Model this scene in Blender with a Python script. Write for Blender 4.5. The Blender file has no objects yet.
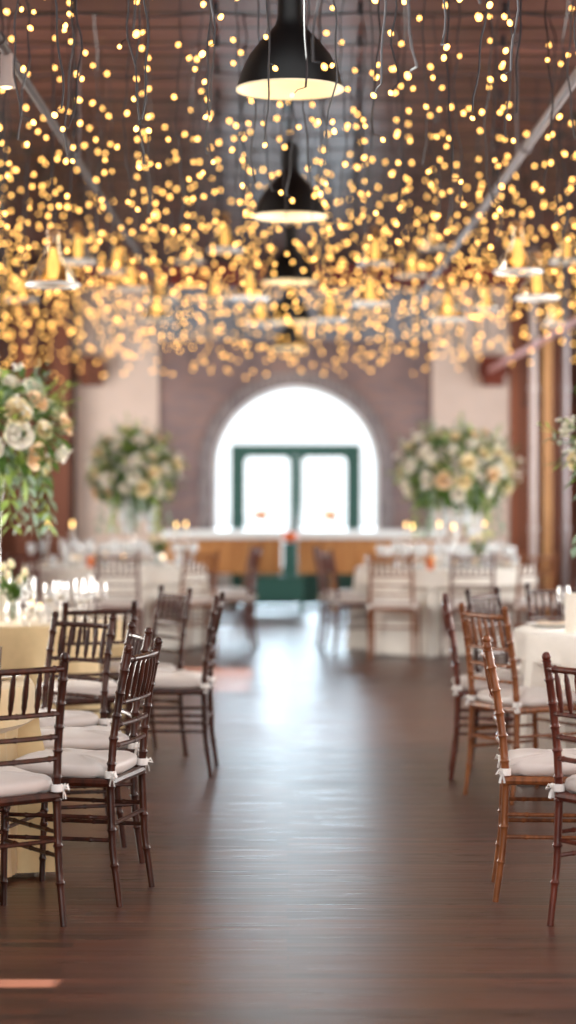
import bpy, bmesh, math, random
from mathutils import Vector, Matrix
PI = math.pi
R = random.Random(11)
sc = bpy.context.scene
col = sc.collection
F = 2100.0; HZ = 485.0; CH = 1.5       # focal length in px, horizon row, camera height


def at(px, py, Y):
    return Vector(((px - 288) * Y / F, Y, CH + (HZ - py) * Y / F))


# ---------------------------------------------------------------- materials
def mat(name):
    m = bpy.data.materials.new(name); m.use_nodes = True
    nt = m.node_tree
    return m, nt, nt.nodes, nt.links, nt.nodes['Principled BSDF']


def srgb(r, g, b):
    f = lambda c: (c / 255 / 12.92) if c / 255 <= .04045 else ((c / 255 + .055) / 1.055) ** 2.4
    return (f(r), f(g), f(b), 1)


def plain(name, c, rough=.5, spec=.5, metal=0, noise=.12, scale=30, sheen=0, trans=0, coat=0):
    m, nt, N, L, b = mat(name)
    b.inputs['Roughness'].default_value = rough
    b.inputs['Specular IOR Level'].default_value = spec
    b.inputs['Metallic'].default_value = metal
    b.inputs['Coat Weight'].default_value = coat
    b.inputs['Coat Roughness'].default_value = .15
    if sheen: b.inputs['Sheen Weight'].default_value = sheen
    t = N.new('ShaderNodeTexNoise'); t.inputs['Scale'].default_value = scale; t.inputs['Detail'].default_value = 4
    tc = N.new('ShaderNodeTexCoord'); L.new(tc.outputs['Object'], t.inputs['Vector'])
    r = N.new('ShaderNodeValToRGB')
    r.color_ramp.elements[0].position = .3; r.color_ramp.elements[1].position = .7
    r.color_ramp.elements[0].color = [x * (1 - noise) for x in c[:3]] + [1]
    r.color_ramp.elements[1].color = [min(1, x * (1 + noise)) for x in c[:3]] + [1]
    L.new(t.outputs['Fac'], r.inputs['Fac']); L.new(r.outputs['Color'], b.inputs['Base Color'])
    if trans:
        b.inputs['Subsurface Weight'].default_value = trans
        b.inputs['Subsurface Radius'].default_value = (.02, .015, .01)
    return m


def wood(name, c1, c2, rough=.32, scale=14, coat=.25):
    m, nt, N, L, b = mat(name)
    tc = N.new('ShaderNodeTexCoord'); mp = N.new('ShaderNodeMapping')
    mp.inputs['Scale'].default_value = (scale * 4, scale * 4, scale * .5)
    t = N.new('ShaderNodeTexNoise'); t.inputs['Scale'].default_value = 1; t.inputs['Detail'].default_value = 6
    r = N.new('ShaderNodeValToRGB')
    r.color_ramp.elements[0].position = .32; r.color_ramp.elements[1].position = .7
    r.color_ramp.elements[0].color = c1; r.color_ramp.elements[1].color = c2
    L.new(tc.outputs['Object'], mp.inputs['Vector']); L.new(mp.outputs['Vector'], t.inputs['Vector'])
    L.new(t.outputs['Fac'], r.inputs['Fac']); L.new(r.outputs['Color'], b.inputs['Base Color'])
    b.inputs['Roughness'].default_value = rough
    b.inputs['Coat Weight'].default_value = coat; b.inputs['Coat Roughness'].default_value = .2; b.inputs['Specular IOR Level'].default_value = .32
    return m


def emis(name, c, s, sample=True):
    m = bpy.data.materials.new(name); m.use_nodes = True
    nt = m.node_tree; N = nt.nodes; N.clear()
    e = N.new('ShaderNodeEmission'); e.inputs['Color'].default_value = c; e.inputs['Strength'].default_value = s
    o = N.new('ShaderNodeOutputMaterial'); nt.links.new(e.outputs[0], o.inputs['Surface'])
    if not sample: m.cycles.emission_sampling = 'NONE'
    return m


def glass(name, tint=(1, 1, 1, 1), base=.07, edge=.75, rough=.04, white_glint=False):
    m = bpy.data.materials.new(name); m.use_nodes = True
    nt = m.node_tree; N = nt.nodes; L = nt.links; N.clear()
    o = N.new('ShaderNodeOutputMaterial'); mx = N.new('ShaderNodeMixShader')
    t = N.new('ShaderNodeBsdfTransparent'); t.inputs['Color'].default_value = tint
    g = N.new('ShaderNodeBsdfGlossy'); g.inputs['Roughness'].default_value = rough
    if white_glint:      # highlights on the far glasses, put into a milky white base colour
        g = N.new('ShaderNodeBsdfPrincipled'); g.inputs['Base Color'].default_value = (.92, .94, .96, 1); g.inputs['Roughness'].default_value = .12; g.inputs['Coat Weight'].default_value = .6
    lw = N.new('ShaderNodeLayerWeight'); lw.inputs['Blend'].default_value = .35
    mr = N.new('ShaderNodeMapRange'); mr.inputs['To Min'].default_value = base; mr.inputs['To Max'].default_value = edge
    L.new(lw.outputs['Facing'], mr.inputs['Value']); L.new(mr.outputs['Result'], mx.inputs['Fac'])
    L.new(t.outputs[0], mx.inputs[1]); L.new(g.outputs[0], mx.inputs[2]); L.new(mx.outputs[0], o.inputs['Surface'])
    return m


def brickmat(name, c1, c2, mortar, vec='XZ', bw=.22, bh=.075, ms=.012, rough=.8, bump=.3, stain=.35, spec=.3, off=.5):
    m, nt, N, L, b = mat(name)
    tc = N.new('ShaderNodeTexCoord'); sep = N.new('ShaderNodeSeparateXYZ'); cmb = N.new('ShaderNodeCombineXYZ')
    L.new(tc.outputs['Object'], sep.inputs[0])
    L.new(sep.outputs[vec[0]], cmb.inputs['X']); L.new(sep.outputs[vec[1]], cmb.inputs['Y'])
    br = N.new('ShaderNodeTexBrick'); br.inputs['Scale'].default_value = 1
    br.offset = off
    br.inputs['Brick Width'].default_value = bw; br.inputs['Row Height'].default_value = bh
    br.inputs['Mortar Size'].default_value = ms
    br.inputs['Color1'].default_value = c1; br.inputs['Color2'].default_value = c2; br.inputs['Mortar'].default_value = mortar
    L.new(cmb.outputs[0], br.inputs['Vector'])
    n = N.new('ShaderNodeTexNoise'); n.inputs['Scale'].default_value = 1.3; n.inputs['Detail'].default_value = 5
    L.new(tc.outputs['Object'], n.inputs['Vector'])
    mx = N.new('ShaderNodeMix'); mx.data_type = 'RGBA'; mx.blend_type = 'MULTIPLY'; mx.inputs[0].default_value = stain
    rr = N.new('ShaderNodeValToRGB'); rr.color_ramp.elements[0].position = .3; rr.color_ramp.elements[1].position = .65
    rr.color_ramp.elements[0].color = (.35, .33, .36, 1)
    L.new(n.outputs['Fac'], rr.inputs['Fac'])
    L.new(br.outputs['Color'], mx.inputs[6]); L.new(rr.outputs['Color'], mx.inputs[7]); L.new(mx.outputs[2], b.inputs['Base Color'])
    bp = N.new('ShaderNodeBump'); bp.inputs['Strength'].default_value = bump; bp.inputs['Distance'].default_value = .01; bp.invert = True
    L.new(br.outputs['Fac'], bp.inputs['Height']); L.new(bp.outputs['Normal'], b.inputs['Normal'])
    b.inputs['Roughness'].default_value = rough; b.inputs['Specular IOR Level'].default_value = spec
    return m


def floormat():
    m, nt, N, L, b = mat('floor_boards')
    tc = N.new('ShaderNodeTexCoord')
    br = N.new('ShaderNodeTexBrick'); br.inputs['Scale'].default_value = 1; br.offset = .37
    br.inputs['Brick Width'].default_value = 1.9; br.inputs['Row Height'].default_value = .062; br.inputs['Mortar Size'].default_value = .0016
    br.inputs['Color1'].default_value = srgb(100, 56, 40); br.inputs['Color2'].default_value = srgb(54, 30, 23); br.inputs['Mortar'].default_value = srgb(20, 13, 12)
    L.new(tc.outputs['Object'], br.inputs['Vector'])
    mp = N.new('ShaderNodeMapping'); mp.inputs['Scale'].default_value = (2.2, 60, 1)
    L.new(tc.outputs['Object'], mp.inputs['Vector'])
    n = N.new('ShaderNodeTexNoise'); n.inputs['Scale'].default_value = 1; n.inputs['Detail'].default_value = 7
    L.new(mp.outputs[0], n.inputs['Vector'])
    rr = N.new('ShaderNodeValToRGB'); rr.color_ramp.elements[0].position = .3; rr.color_ramp.elements[1].position = .72
    rr.color_ramp.elements[0].color = (.42, .4, .42, 1); rr.color_ramp.elements[1].color = (1.1, 1.05, 1, 1)
    L.new(n.outputs['Fac'], rr.inputs['Fac'])
    mx = N.new('ShaderNodeMix'); mx.data_type = 'RGBA'; mx.blend_type = 'MULTIPLY'; mx.inputs[0].default_value = .8
    L.new(br.outputs['Color'], mx.inputs[6]); L.new(rr.outputs['Color'], mx.inputs[7]); L.new(mx.outputs[2], b.inputs['Base Color'])
    # worn varnish: gloss changes in streaks along the boards
    r2 = N.new('ShaderNodeMapRange'); r2.inputs['From Min'].default_value = .25; r2.inputs['From Max'].default_value = .75
    r2.inputs['To Min'].default_value = .23; r2.inputs['To Max'].default_value = .44
    L.new(n.outputs['Fac'], r2.inputs['Value']); L.new(r2.outputs[0], b.inputs['Roughness'])
    ad = N.new('ShaderNodeMath'); ad.operation = 'MULTIPLY_ADD'; ad.inputs[1].default_value = .25
    L.new(n.outputs['Fac'], ad.inputs[0])
    inv = N.new('ShaderNodeMath'); inv.operation = 'SUBTRACT'; inv.inputs[0].default_value = 1; L.new(br.outputs['Fac'], inv.inputs[1])
    L.new(inv.outputs[0], ad.inputs[2])
    bp = N.new('ShaderNodeBump'); bp.inputs['Strength'].default_value = .25; bp.inputs['Distance'].default_value = .004
    L.new(ad.outputs[0], bp.inputs['Height']); L.new(bp.outputs[0], b.inputs['Normal'])
    b.inputs['Specular IOR Level'].default_value = 1.0
    return m


def leafmat(name, c1, c2, rough=.5):
    m = plain(name, c1, rough, .4)
    N = m.node_tree.nodes
    r = [n for n in N if n.type == 'VALTORGB'][0]
    r.color_ramp.elements[0].color = c1; r.color_ramp.elements[1].color = c2
    N['Principled BSDF'].inputs['Transmission Weight'].default_value = 0
    return m


M = {}
M['floor'] = floormat()
M['ceiling'] = brickmat('ceiling_boards', srgb(92, 58, 52), srgb(70, 46, 43), srgb(18, 12, 12), 'XY', 4.2, .40, .035, .6, .5, .5, 0)
cb_ = M['ceiling'].node_tree.nodes['Principled BSDF']; cb_.inputs['Coat Weight'].default_value = .30; cb_.inputs['Coat Roughness'].default_value = .30
M['brick'] = brickmat('old_brick', srgb(158, 128, 122), srgb(136, 118, 122), srgb(140, 126, 126), 'XZ', stain=.45)
M['arch_brick'] = brickmat('grey_brick', srgb(140, 130, 134), srgb(118, 108, 114), srgb(150, 145, 145), 'XZ', .08, .22)
M['plaster'] = plain('cream_plaster', srgb(218, 200, 190), .85, .2, noise=.04, scale=3)
M['timber'] = brickmat('brown_timber', srgb(144, 84, 58), srgb(106, 62, 45), srgb(45, 28, 24), 'ZX', 5, .24, .012, .6, .4, .4)
M['timber_side'] = brickmat('brown_timber_side', srgb(144, 84, 58), srgb(106, 62, 45), srgb(45, 28, 24), 'ZY', 5, .24, .012, .6, .4, .4)
M['red_steel'] = plain('red_painted_steel', srgb(138, 40, 32), .5, .5, noise=.2, scale=5)
M['pink_paint'] = plain('pink_red_paint', srgb(214, 158, 156), .5, .5, noise=.1, scale=6)
M['corbel'] = plain('terracotta', srgb(112, 52, 38), .75, .3, noise=.2, scale=12)
M['grey_pipe'] = plain('grey_galvanised_pipe', srgb(122, 114, 116), .45, .5, .3, .1, 12)
M['dark_pipe'] = plain('dull_brown_grey_pipe', srgb(66, 56, 54), .6, .5, .2, .1, 12)
M['white_pipe'] = plain('white_painted_pipe', srgb(178, 164, 160), .5, .5, 0, .05, 9)
M['tan_post'] = wood('tan_post_wood', srgb(134, 92, 54), srgb(168, 124, 76), .5, 4)
M['green'] = plain('dark_green_paint', srgb(30, 84, 76), .4, .5, noise=.08)
M['white_frame'] = plain('white_frame_paint', srgb(238, 238, 236), .5, .5, noise=.02)
M['pane'] = glass('window_glass', base=.03, edge=.4, rough=.01)
M['mahogany'] = wood('mahogany', srgb(34, 15, 10), srgb(74, 34, 20), .34, 12, .12)
M['chestnut'] = wood('chestnut', srgb(100, 55, 29), srgb(150, 90, 49), .34, 12, .12)
M['redwood'] = wood('red_mahogany', srgb(66, 26, 18), srgb(108, 50, 34), .34, 12, .12)
M['cushion'] = plain('cream_cushion_satin', srgb(206, 196, 190), .45, .5, noise=.03, scale=8, sheen=.3)
M['tie'] = plain('white_tie_cotton', srgb(238, 234, 230), .7, .3, noise=.04, scale=60)
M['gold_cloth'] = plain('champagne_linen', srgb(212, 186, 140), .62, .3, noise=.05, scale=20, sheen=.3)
M['white_cloth'] = plain('ivory_linen', srgb(248, 243, 234), .7, .3, noise=.03, scale=20, sheen=.3)
M['black'] = plain('black_enamel', srgb(8, 8, 9), .45, .35, noise=.15)
M['enamel'] = plain('cream_enamel', srgb(250, 234, 200), .5, .4, noise=.02)
M['wire'] = plain('dark_wire', srgb(34, 30, 34), .45, .5, noise=.1)
M['bulb'] = emis('fairy_bulb', (1, .51, .125, 1), 7.0, False)
M['lampbulb'] = emis('lamp_bulb', (1, .78, .45, 1), 4.0, False)
M['filament'] = emis('amber_filament', (1, .58, .17, 1), 2.4, False)
M['flame'] = emis('candle_flame', (1, .62, .22, 1), 9.0, False)
M['clear'] = glass('clear_glass', base=.08, edge=.72)
M['cut'] = glass('glint_white_glass', base=.38, edge=.95, white_glint=True)  # clear glass whitened, its glints put into the colour
M['bell'] = glass('amber_tinted_glass', (1, .95, .86, 1), base=.06, edge=.8)
M['crystal'] = plain('glint_white_crystal', srgb(238, 242, 246), .12, .8, noise=.02, coat=.6)  # sparkle of the clear beads put into a white base colour
M['wax'] = plain('white_wax', srgb(244, 236, 222), .5, .4, noise=.02, trans=.2)
M['barwood'] = wood('oak_bar_front', srgb(164, 106, 58), srgb(198, 142, 86), .5, 3, .1)
M['bartop'] = plain('white_bar_top', srgb(232, 236, 238), .22, .5, noise=.02)
M['china'] = plain('white_china', srgb(240, 238, 234), .2, .6, noise=.01)
M['napkin'] = plain('blush_napkin', srgb(222, 204, 184), .75, .2, noise=.04)
M['rose_white'] = plain('white_petals', srgb(250, 245, 232), .6, .3, noise=.05, scale=40, trans=.15)
M['rose_cream'] = plain('cream_petals', srgb(250, 234, 194), .6, .3, noise=.06, scale=40, trans=.15)
M['rose_peach'] = plain('peach_petals', srgb(246, 218, 180), .6, .3, noise=.06, scale=40, trans=.15)
M['leaf_dark'] = leafmat('dark_leaf', srgb(58, 92, 40), srgb(104, 138, 62))
M['leaf_light'] = leafmat('light_leaf', srgb(142, 176, 78), srgb(186, 208, 112))
M['leaf_grey'] = leafmat('eucalyptus_leaf', srgb(128, 156, 132), srgb(170, 190, 168))
M['stem'] = plain('green_stem', srgb(80, 108, 48), .6, .3)
M['orange'] = plain('orange_skin', srgb(226, 104, 44), .5, .4, noise=.1, scale=10)
M['lemon'] = plain('lemon_skin', srgb(236, 176, 52), .5, .4, noise=.1, scale=10)
M['amber_glass'] = plain('amber_glassware', srgb(220, 110, 50), .15, .6, noise=.05)


# ---------------------------------------------------------------- mesh helpers
class MB:
    def __init__(s):
        s.v = []; s.f = []

    def box(s, x0, x1, y0, y1, z0, z1):
        b = len(s.v)
        s.v += [(x, y, z) for z in (z0, z1) for y in (y0, y1) for x in (x0, x1)]
        s.f += [tuple(b + i for i in q) for q in ((0, 2, 3, 1), (4, 5, 7, 6), (0, 1, 5, 4), (2, 6, 7, 3), (0, 4, 6, 2), (1, 3, 7, 5))]
        return s

    def tube(s, pts, rad, n=8, cap=True, squash=1):
        pts = [Vector(p) for p in pts]
        if not hasattr(rad, '__len__'): rad = [rad] * len(pts)
        b = len(s.v)
        d0 = (pts[1] - pts[0]).normalized()
        u = d0.orthogonal().normalized()
        for i, p in enumerate(pts):
            d = (pts[min(i + 1, len(pts) - 1)] - pts[max(i - 1, 0)]).normalized()
            u = (u - d * u.dot(d)).normalized(); w = d.cross(u)
            for k in range(n):
                a = 2 * PI * k / n
                s.v.append(tuple(p + u * (math.cos(a) * rad[i]) + w * (math.sin(a) * rad[i] * squash)))
        for i in range(len(pts) - 1):
            for k in range(n):
                k2 = (k + 1) % n
                s.f.append((b + i * n + k, b + i * n + k2, b + (i + 1) * n + k2, b + (i + 1) * n + k))
        if cap:
            s.f.append(tuple(b + k for k in range(n - 1, -1, -1)))
            e = b + (len(pts) - 1) * n
            s.f.append(tuple(e + k for k in range(n)))
        return s

    def lathe(s, prof, n=16, c=(0, 0, 0), closed=False):
        b = len(s.v)
        for r, z in prof:
            for k in range(n):
                a = 2 * PI * k / n
                s.v.append((c[0] + r * math.cos(a), c[1] + r * math.sin(a), c[2] + z))
        m = len(prof)
        for i in range(m if closed else m - 1):
            j = (i + 1) % m
            for k in range(n):
                k2 = (k + 1) % n
                s.f.append((b + i * n + k, b + i * n + k2, b + j * n + k2, b + j * n + k))
        return s

    def disc(s, r, z, n=16, c=(0, 0, 0), up=True):
        b = len(s.v)
        for k in range(n):
            a = 2 * PI * k / n
            s.v.append((c[0] + r * math.cos(a), c[1] + r * math.sin(a), c[2] + z))
        q = [b + k for k in range(n)]
        s.f.append(tuple(q if up else q[::-1]))
        return s

    def ball(s, c, r, n=10, m=7, sz=1):
        return s.lathe([(max(1e-4, r * math.sin(PI * i / m)), -r * sz * math.cos(PI * i / m)) for i in range(m + 1)], n, c)

    def grid(s, fn, nu, nv):
        b = len(s.v)
        for i in range(nu + 1):
            for j in range(nv + 1):
                s.v.append(tuple(fn(i / nu, j / nv)))
        for i in range(nu):
            for j in range(nv):
                a = b + i * (nv + 1) + j
                s.f.append((a, a + nv + 1, a + nv + 2, a + 1))
        return s

    def prism(s, poly, y0, y1):
        b = len(s.v); n = len(poly)
        for y in (y0, y1):
            s.v += [(x, y, z) for x, z in poly]
        s.f.append(tuple(b + i for i in range(n))); s.f.append(tuple(b + n + i for i in range(n - 1, -1, -1)))
        for i in range(n):
            j = (i + 1) % n
            s.f.append((b + i, b + n + i, b + n + j, b + j))
        return s

    def data(s, name, m, smooth=True, bevel=0):
        me = bpy.data.meshes.new(name)
        me.from_pydata(s.v, [], s.f)
        bm = bmesh.new(); bm.from_mesh(me)
        bmesh.ops.remove_doubles(bm, verts=bm.verts, dist=1e-5)
        bmesh.ops.recalc_face_normals(bm, faces=bm.faces)
        if bevel:
            bmesh.ops.bevel(bm, geom=list(bm.edges), offset=bevel, segments=2, affect='EDGES', profile=.6)
        bm.to_mesh(me); bm.free()
        if smooth:
            me.polygons.foreach_set('use_smooth', [True] * len(me.polygons))
            try: me.set_sharp_from_angle(angle=math.radians(42))
            except Exception: pass
        me.materials.append(m)
        return me

    def build(s, name, m, parent=None, smooth=True, bevel=0, loc=None):
        o = bpy.data.objects.new(name, s.data(name, m, smooth, bevel))
        col.objects.link(o)
        if parent is not None: o.parent = parent
        if loc is not None: o.location = loc
        return o


def tag(o, label, cat, group=None):
    o['label'] = label; o['category'] = cat
    if group: o['group'] = group
    return o


def empty(name, loc=(0, 0, 0), rz=0):
    o = bpy.data.objects.new(name, None); col.objects.link(o)
    o.empty_display_size = .1
    o.location = loc; o.rotation_euler = (0, 0, rz)
    return o


def struct(o):
    o['kind'] = 'structure'; return o


def inst(name, me, parent=None, loc=(0, 0, 0), rot=None, scale=None):
    o = bpy.data.objects.new(name, me); col.objects.link(o)
    if parent is not None: o.parent = parent
    o.location = loc
    if rot is not None: o.rotation_euler = rot
    if scale is not None: o.scale = (scale,) * 3 if not hasattr(scale, '__len__') else scale
    return o


KIDS = {}


def copy_tree(o, parent=None):
    c = o.copy(); col.objects.link(c)
    if parent is not None:
        c.parent = parent; c.matrix_parent_inverse = o.matrix_parent_inverse
    for ch in o.children:
        copy_tree(ch, c)
    return c


# ================================================================ SETTING
YF = 26.0; XW = 3.75; ZC = 4.2; YB = -2.5
SF = F / YF
struct(MB().box(-XW - .2, XW + .2, YB, YF + 3, -.12, 0).build('floor', M['floor'], smooth=False))
struct(MB().box(-XW - .2, XW + .2, YB, 3, ZC, ZC + .12).box(-XW - .2, XW + .2, 8, YF + .4, ZC, ZC + .12).box(-XW - .2, -2.2, 3, 8, ZC, ZC + .12).box(2.2, XW + .2, 3, 8, ZC, ZC + .12).build('ceiling', M['ceiling'], smooth=False))  # opening above the near hall is added for the overhead fill
# far wall of brick with a round-headed opening
AX, AR, AZ = .10, 1.04, 1.70
X1, X2 = -1.60, 1.78
w = MB()
w.box(X1, AX - AR, YF, YF + .35, 0, ZC); w.box(AX + AR, X2, YF, YF + .35, 0, ZC)
NA = 32
for i in range(NA):
    a0, a1 = PI - PI * i / NA, PI - PI * (i + 1) / NA
    p0 = (AX + AR * math.cos(a0), AZ + AR * math.sin(a0)); p1 = (AX + AR * math.cos(a1), AZ + AR * math.sin(a1))
    w.prism([p0, p1, (p1[0], ZC), (p0[0], ZC)], YF, YF + .35)
struct(w.build('wall_back', M['brick'], smooth=False))
# arch ring
t = MB()
for i in range(NA):
    a0, a1 = PI - PI * i / NA, PI - PI * (i + 1) / NA
    q = [(AX + r * math.cos(a), AZ + r * math.sin(a)) for r, a in ((AR, a0), (AR, a1), (AR + .16, a1), (AR + .16, a0))]
    t.prism(q, YF - .03, YF)
t.box(AX - AR - .16, AX - AR, YF - .03, YF, 0, AZ); t.box(AX + AR, AX + AR + .16, YF - .03, YF, 0, AZ)
struct(t.build('trim_1', M['arch_brick'], smooth=False))
# cream plaster bays each side of the brick
struct(MB().box(-2.62, X1, YF - .06, YF + .35, 0, 3.35).box(-2.62, X1, YF - .02, YF + .35, 3.35, ZC).build('wall_back_left_bay', M['plaster'], smooth=False))
struct(MB().box(X2, 2.74, YF - .06, YF + .35, 0, 3.35).box(X2, 2.74, YF - .02, YF + .35, 3.35, ZC).build('wall_back_right_bay', M['plaster'], smooth=False))
struct(MB().box(-XW, -2.62, YF - .1, YF + .35, 0, ZC).build('wall_back_left_boarding', M['timber'], smooth=False))
struct(MB().box(2.74, XW, YF - .1, YF + .35, 0, ZC).build('wall_back_right_boarding', M['timber'], smooth=False))
# timber posts in front of the left boarding
for x0, x1 in ((-2.86, -2.64), (-3.32, -3.08)):
    struct(MB().box(x0, x1, YF - .45, YF - .2, 0, ZC).build('trim_2' if x0 > -3 else 'trim_3', M['timber'], smooth=False))
struct(MB().box(3.2, 3.45, YF - .45, YF - .2, 0, ZC).build('trim_4', M['timber'], smooth=False))
# red beam across the head of the wall
bm_ = MB().box(-2.6, XW, YF - .22, YF - .1, 3.98, 4.16)
bm_.box(-2.6, XW, YF - .28, YF - .04, 4.15, 4.19).box(-2.6, XW, YF - .28, YF - .04, 3.95, 3.99)
o = bm_.build('trim_5', M['red_steel'], smooth=False); struct(o)


o = MB().box(X1, X2, YF - .05, YF, 3.36, 3.94).box(X1, X2, YF - .09, YF, 3.30, 3.36).build('trim_light_band', plain('blue_grey_light_band', srgb(150, 158, 174), .6, .4, noise=.06, scale=2), smooth=False); struct(o)  # bluish reflected light on the upper wall, put into this band's colour


# side walls with window openings
def sidewall(name, x0, x1, wins):
    m = MB(); y = YB
    for (a, b, z0, z1) in wins:
        m.box(x0, x1, y, a, 0, ZC); m.box(x0, x1, a, b, 0, z0); m.box(x0, x1, a, b, z1, ZC); y = b
    m.box(x0, x1, y, YF + .35, 0, ZC)
    return struct(m.build(name, M['timber_side'], smooth=False))


LW = [(6.27, 6.37, 1.50, 1.95), (15.3, 17.2, 1.20, 2.20)]
RW = [(1.0, 4.0, .9, 3.2), (6.0, 9.0, .9, 3.2), (11.0, 14.0, .9, 3.2), (16.0, 19.0, .9, 3.2), (20.5, 24.5, .9, 3.4)]  # unseen openings, added to let fill light in from the right
sidewall('wall_left', -XW - .2, -XW, LW)
sidewall('wall_right', XW, XW + .2, RW)

# pendant corbels and pipes
for s_, x in ((0, -2.42), (1, 2.52)):
    c = MB().box(x - .17, x + .17, YF - .38, YF - .06, 2.84, 3.0).box(x - .13, x + .13, YF - .3, YF - .06, 2.72, 2.84).box(x - .15, x + .15, YF - .34, YF - .06, 3.0, 3.08)
    struct(c.build('trim_6' if s_ == 0 else 'trim_7', M['corbel' if s_ else 'timber'], smooth=False, bevel=.008))


def pipe(name, pts, r, m, label, cat='pipe', flanges=()):
    root = empty(name, pts[0]); o0 = Vector(pts[0])
    MB().tube([Vector(p) - o0 for p in pts], r, 12).build('pipe_run', m, root)
    for p, d in flanges:
        q = Vector(p) - o0; d = Vector(d)
        MB().tube([q - d * .02, q + d * .02], r * 1.5, 12).build('collar', m, root)
    return tag(root, label, cat)


pipe('drain_pipe', [(2.8, 24, 0), (2.8, 24, ZC)], .042, M['white_pipe'], 'pale vertical pipe beside the tan post at right of far wall', flanges=[((2.8, 24, 1.0), (0, 0, 1)), ((2.8, 24, 2.6), (0, 0, 1))])
o = MB().box(2.91, 3.01, 23.95, 24.05, 0, ZC).build('support_post', M['tan_post'], smooth=False, bevel=.006)
tag(o, 'tan square timber post between two pale vertical pipes at right', 'post')
pipe('conduit_pipe', [(3.17, 24, 0), (3.17, 24, ZC)], .035, M['grey_pipe'], 'grey vertical pipe right of the tan post', flanges=[((3.17, 24, 1.0), (0, 0, 1)), ((3.17, 24, 2.6), (0, 0, 1))])
zp = 3.43
pr = pipe('ceiling_pipe', [(1.36, 6, zp), (1.36, 25.5, zp)], .026, M['grey_pipe'], 'grey pipe running under the ceiling on the right, sloping through the lights', flanges=[((1.36, y, zp), (0, 1, 0)) for y in (9, 12, 15, 18, 21)])
pl = pipe('ceiling_pipe', [(-1.24, 6, zp - .02), (-1.24, 25.5, zp - .02)], .022, M['dark_pipe'], 'grey pipe running under the ceiling on the left, above the small spotlight', flanges=[((-1.24, y, zp - .02), (0, 1, 0)) for y in (9, 12, 15, 18, 21)])
for pp, x, r in ((pr, 1.36, .026), (pl, -1.24, .022)):
    for y in (8, 12.5, 17, 21.5):
        MB().tube([(0, y - 6, r), (0, y - 6, ZC - zp + .02)], .005, 6).build('hanger_rod', M['grey_pipe'], pp)
pipe('sprinkler_pipe', [(2.46, 9, 2.90), (2.46, YF - .4, 2.90)], .032, M['pink_paint'], 'pinkish pipe running from far right corbel towards the viewer', flanges=[((2.46, y, 2.90), (0, 1, 0)) for y in (13, 17, 21)])

# ---- arched door window
DX0_, DX1_ = -.71, .90
fr = MB()
for i in range(NA):
    a0, a1 = PI - PI * i / NA, PI - PI * (i + 1) / NA
    q = [(AX + r * math.cos(a), AZ + r * math.sin(a)) for r, a in ((AR - .05, a0), (AR - .05, a1), (AR, a1), (AR, a0))]
    fr.prism(q, YF + .14, YF + .22)
fr.box(AX - AR + .05, DX0_, YF + .15, YF + .21, 0, .46).box(DX1_, AX + AR - .05, YF + .15, YF + .21, 0, .46)
fr.box(AX - AR, AX - AR + .05, YF + .14, YF + .22, 0, AZ).box(AX + AR - .05, AX + AR, YF + .14, YF + .22, 0, AZ)
wn = struct(fr.build('window_1', M['white_frame'], smooth=False))
poly = [(AX - AR + .05, 2.02)] + [(AX + (AR - .05) * math.cos(PI - PI * i / NA), AZ + (AR - .05) * math.sin(PI - PI * i / NA)) for i in range(NA + 1) if AZ + (AR - .05) * math.sin(PI * i / NA) > 2.02] + [(AX + AR - .05, 2.02)]
poly = [p for p in poly if (p[0] - AX) ** 2 + (p[1] - AZ) ** 2 <= (AR - .045) ** 2]
MB().prism(poly, YF + .175, YF + .181).build('pane', M['pane'], wn, smooth=False)
DX0, DX1, DZ = -.71, .90, 2.0
MB().box(AX - AR + .05, DX0, YF + .175, YF + .181, .46, 2.0).build('pane', M['pane'], wn, smooth=False)
MB().box(DX1, AX + AR - .05, YF + .175, YF + .181, .46, 2.0).build('pane', M['pane'], wn, smooth=False)
d = MB().box(DX0, DX1, YF + .13, YF + .23, DZ - .105, DZ).box(DX0, DX0 + .095, YF + .13, YF + .23, 0, DZ - .105).box(DX1 - .095, DX1, YF + .13, YF + .23, 0, DZ - .105)
dr = struct(d.build('door_1', M['green'], smooth=False, bevel=.004))
MC = .10


def leafdoor(x0, x1, hx):
    # one glazed leaf: stiles and rails with rounded head corners, solid kick panel, pane and handle
    z0, z1, st = .01, DZ - .105, .072
    m = MB().box(x0, x0 + st, YF + .15, YF + .2, z0, z1).box(x1 - st, x1, YF + .15, YF + .2, z0, z1)
    m.box(x0 + st, x1 - st, YF + .15, YF + .2, z1 - .04, z1).box(x0 + st, x1 - st, YF + .15, YF + .2, z0, .47)
    for s in (1, -1):
        cx = x0 + st if s == 1 else x1 - st; r = .07; zc = z1 - .04
        arc = [(cx + s * (r - r * math.sin(a)), zc - (r - r * math.cos(a))) for a in [PI / 2 * k / 5 for k in range(6)]]
        m.prism([(cx, zc)] + arc, YF + .15, YF + .2)
    lf = m.build('door_leaf', M['green'], dr, smooth=False)
    MB().box(x0 + st, x1 - st, YF + .172, YF + .178, .47, z1 - .04).build('pane', M['pane'], lf, smooth=False)
    MB().tube([(hx, YF + .15, .98), (hx, YF + .11, .98), (hx, YF + .11, 1.12), (hx, YF + .15, 1.12)], .009, 8).build('door_handle', M['grey_pipe'], lf)


leafdoor(DX0 + .095, MC - .003, MC - .04); leafdoor(MC + .003, DX1 - .095, MC + .04)


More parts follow.
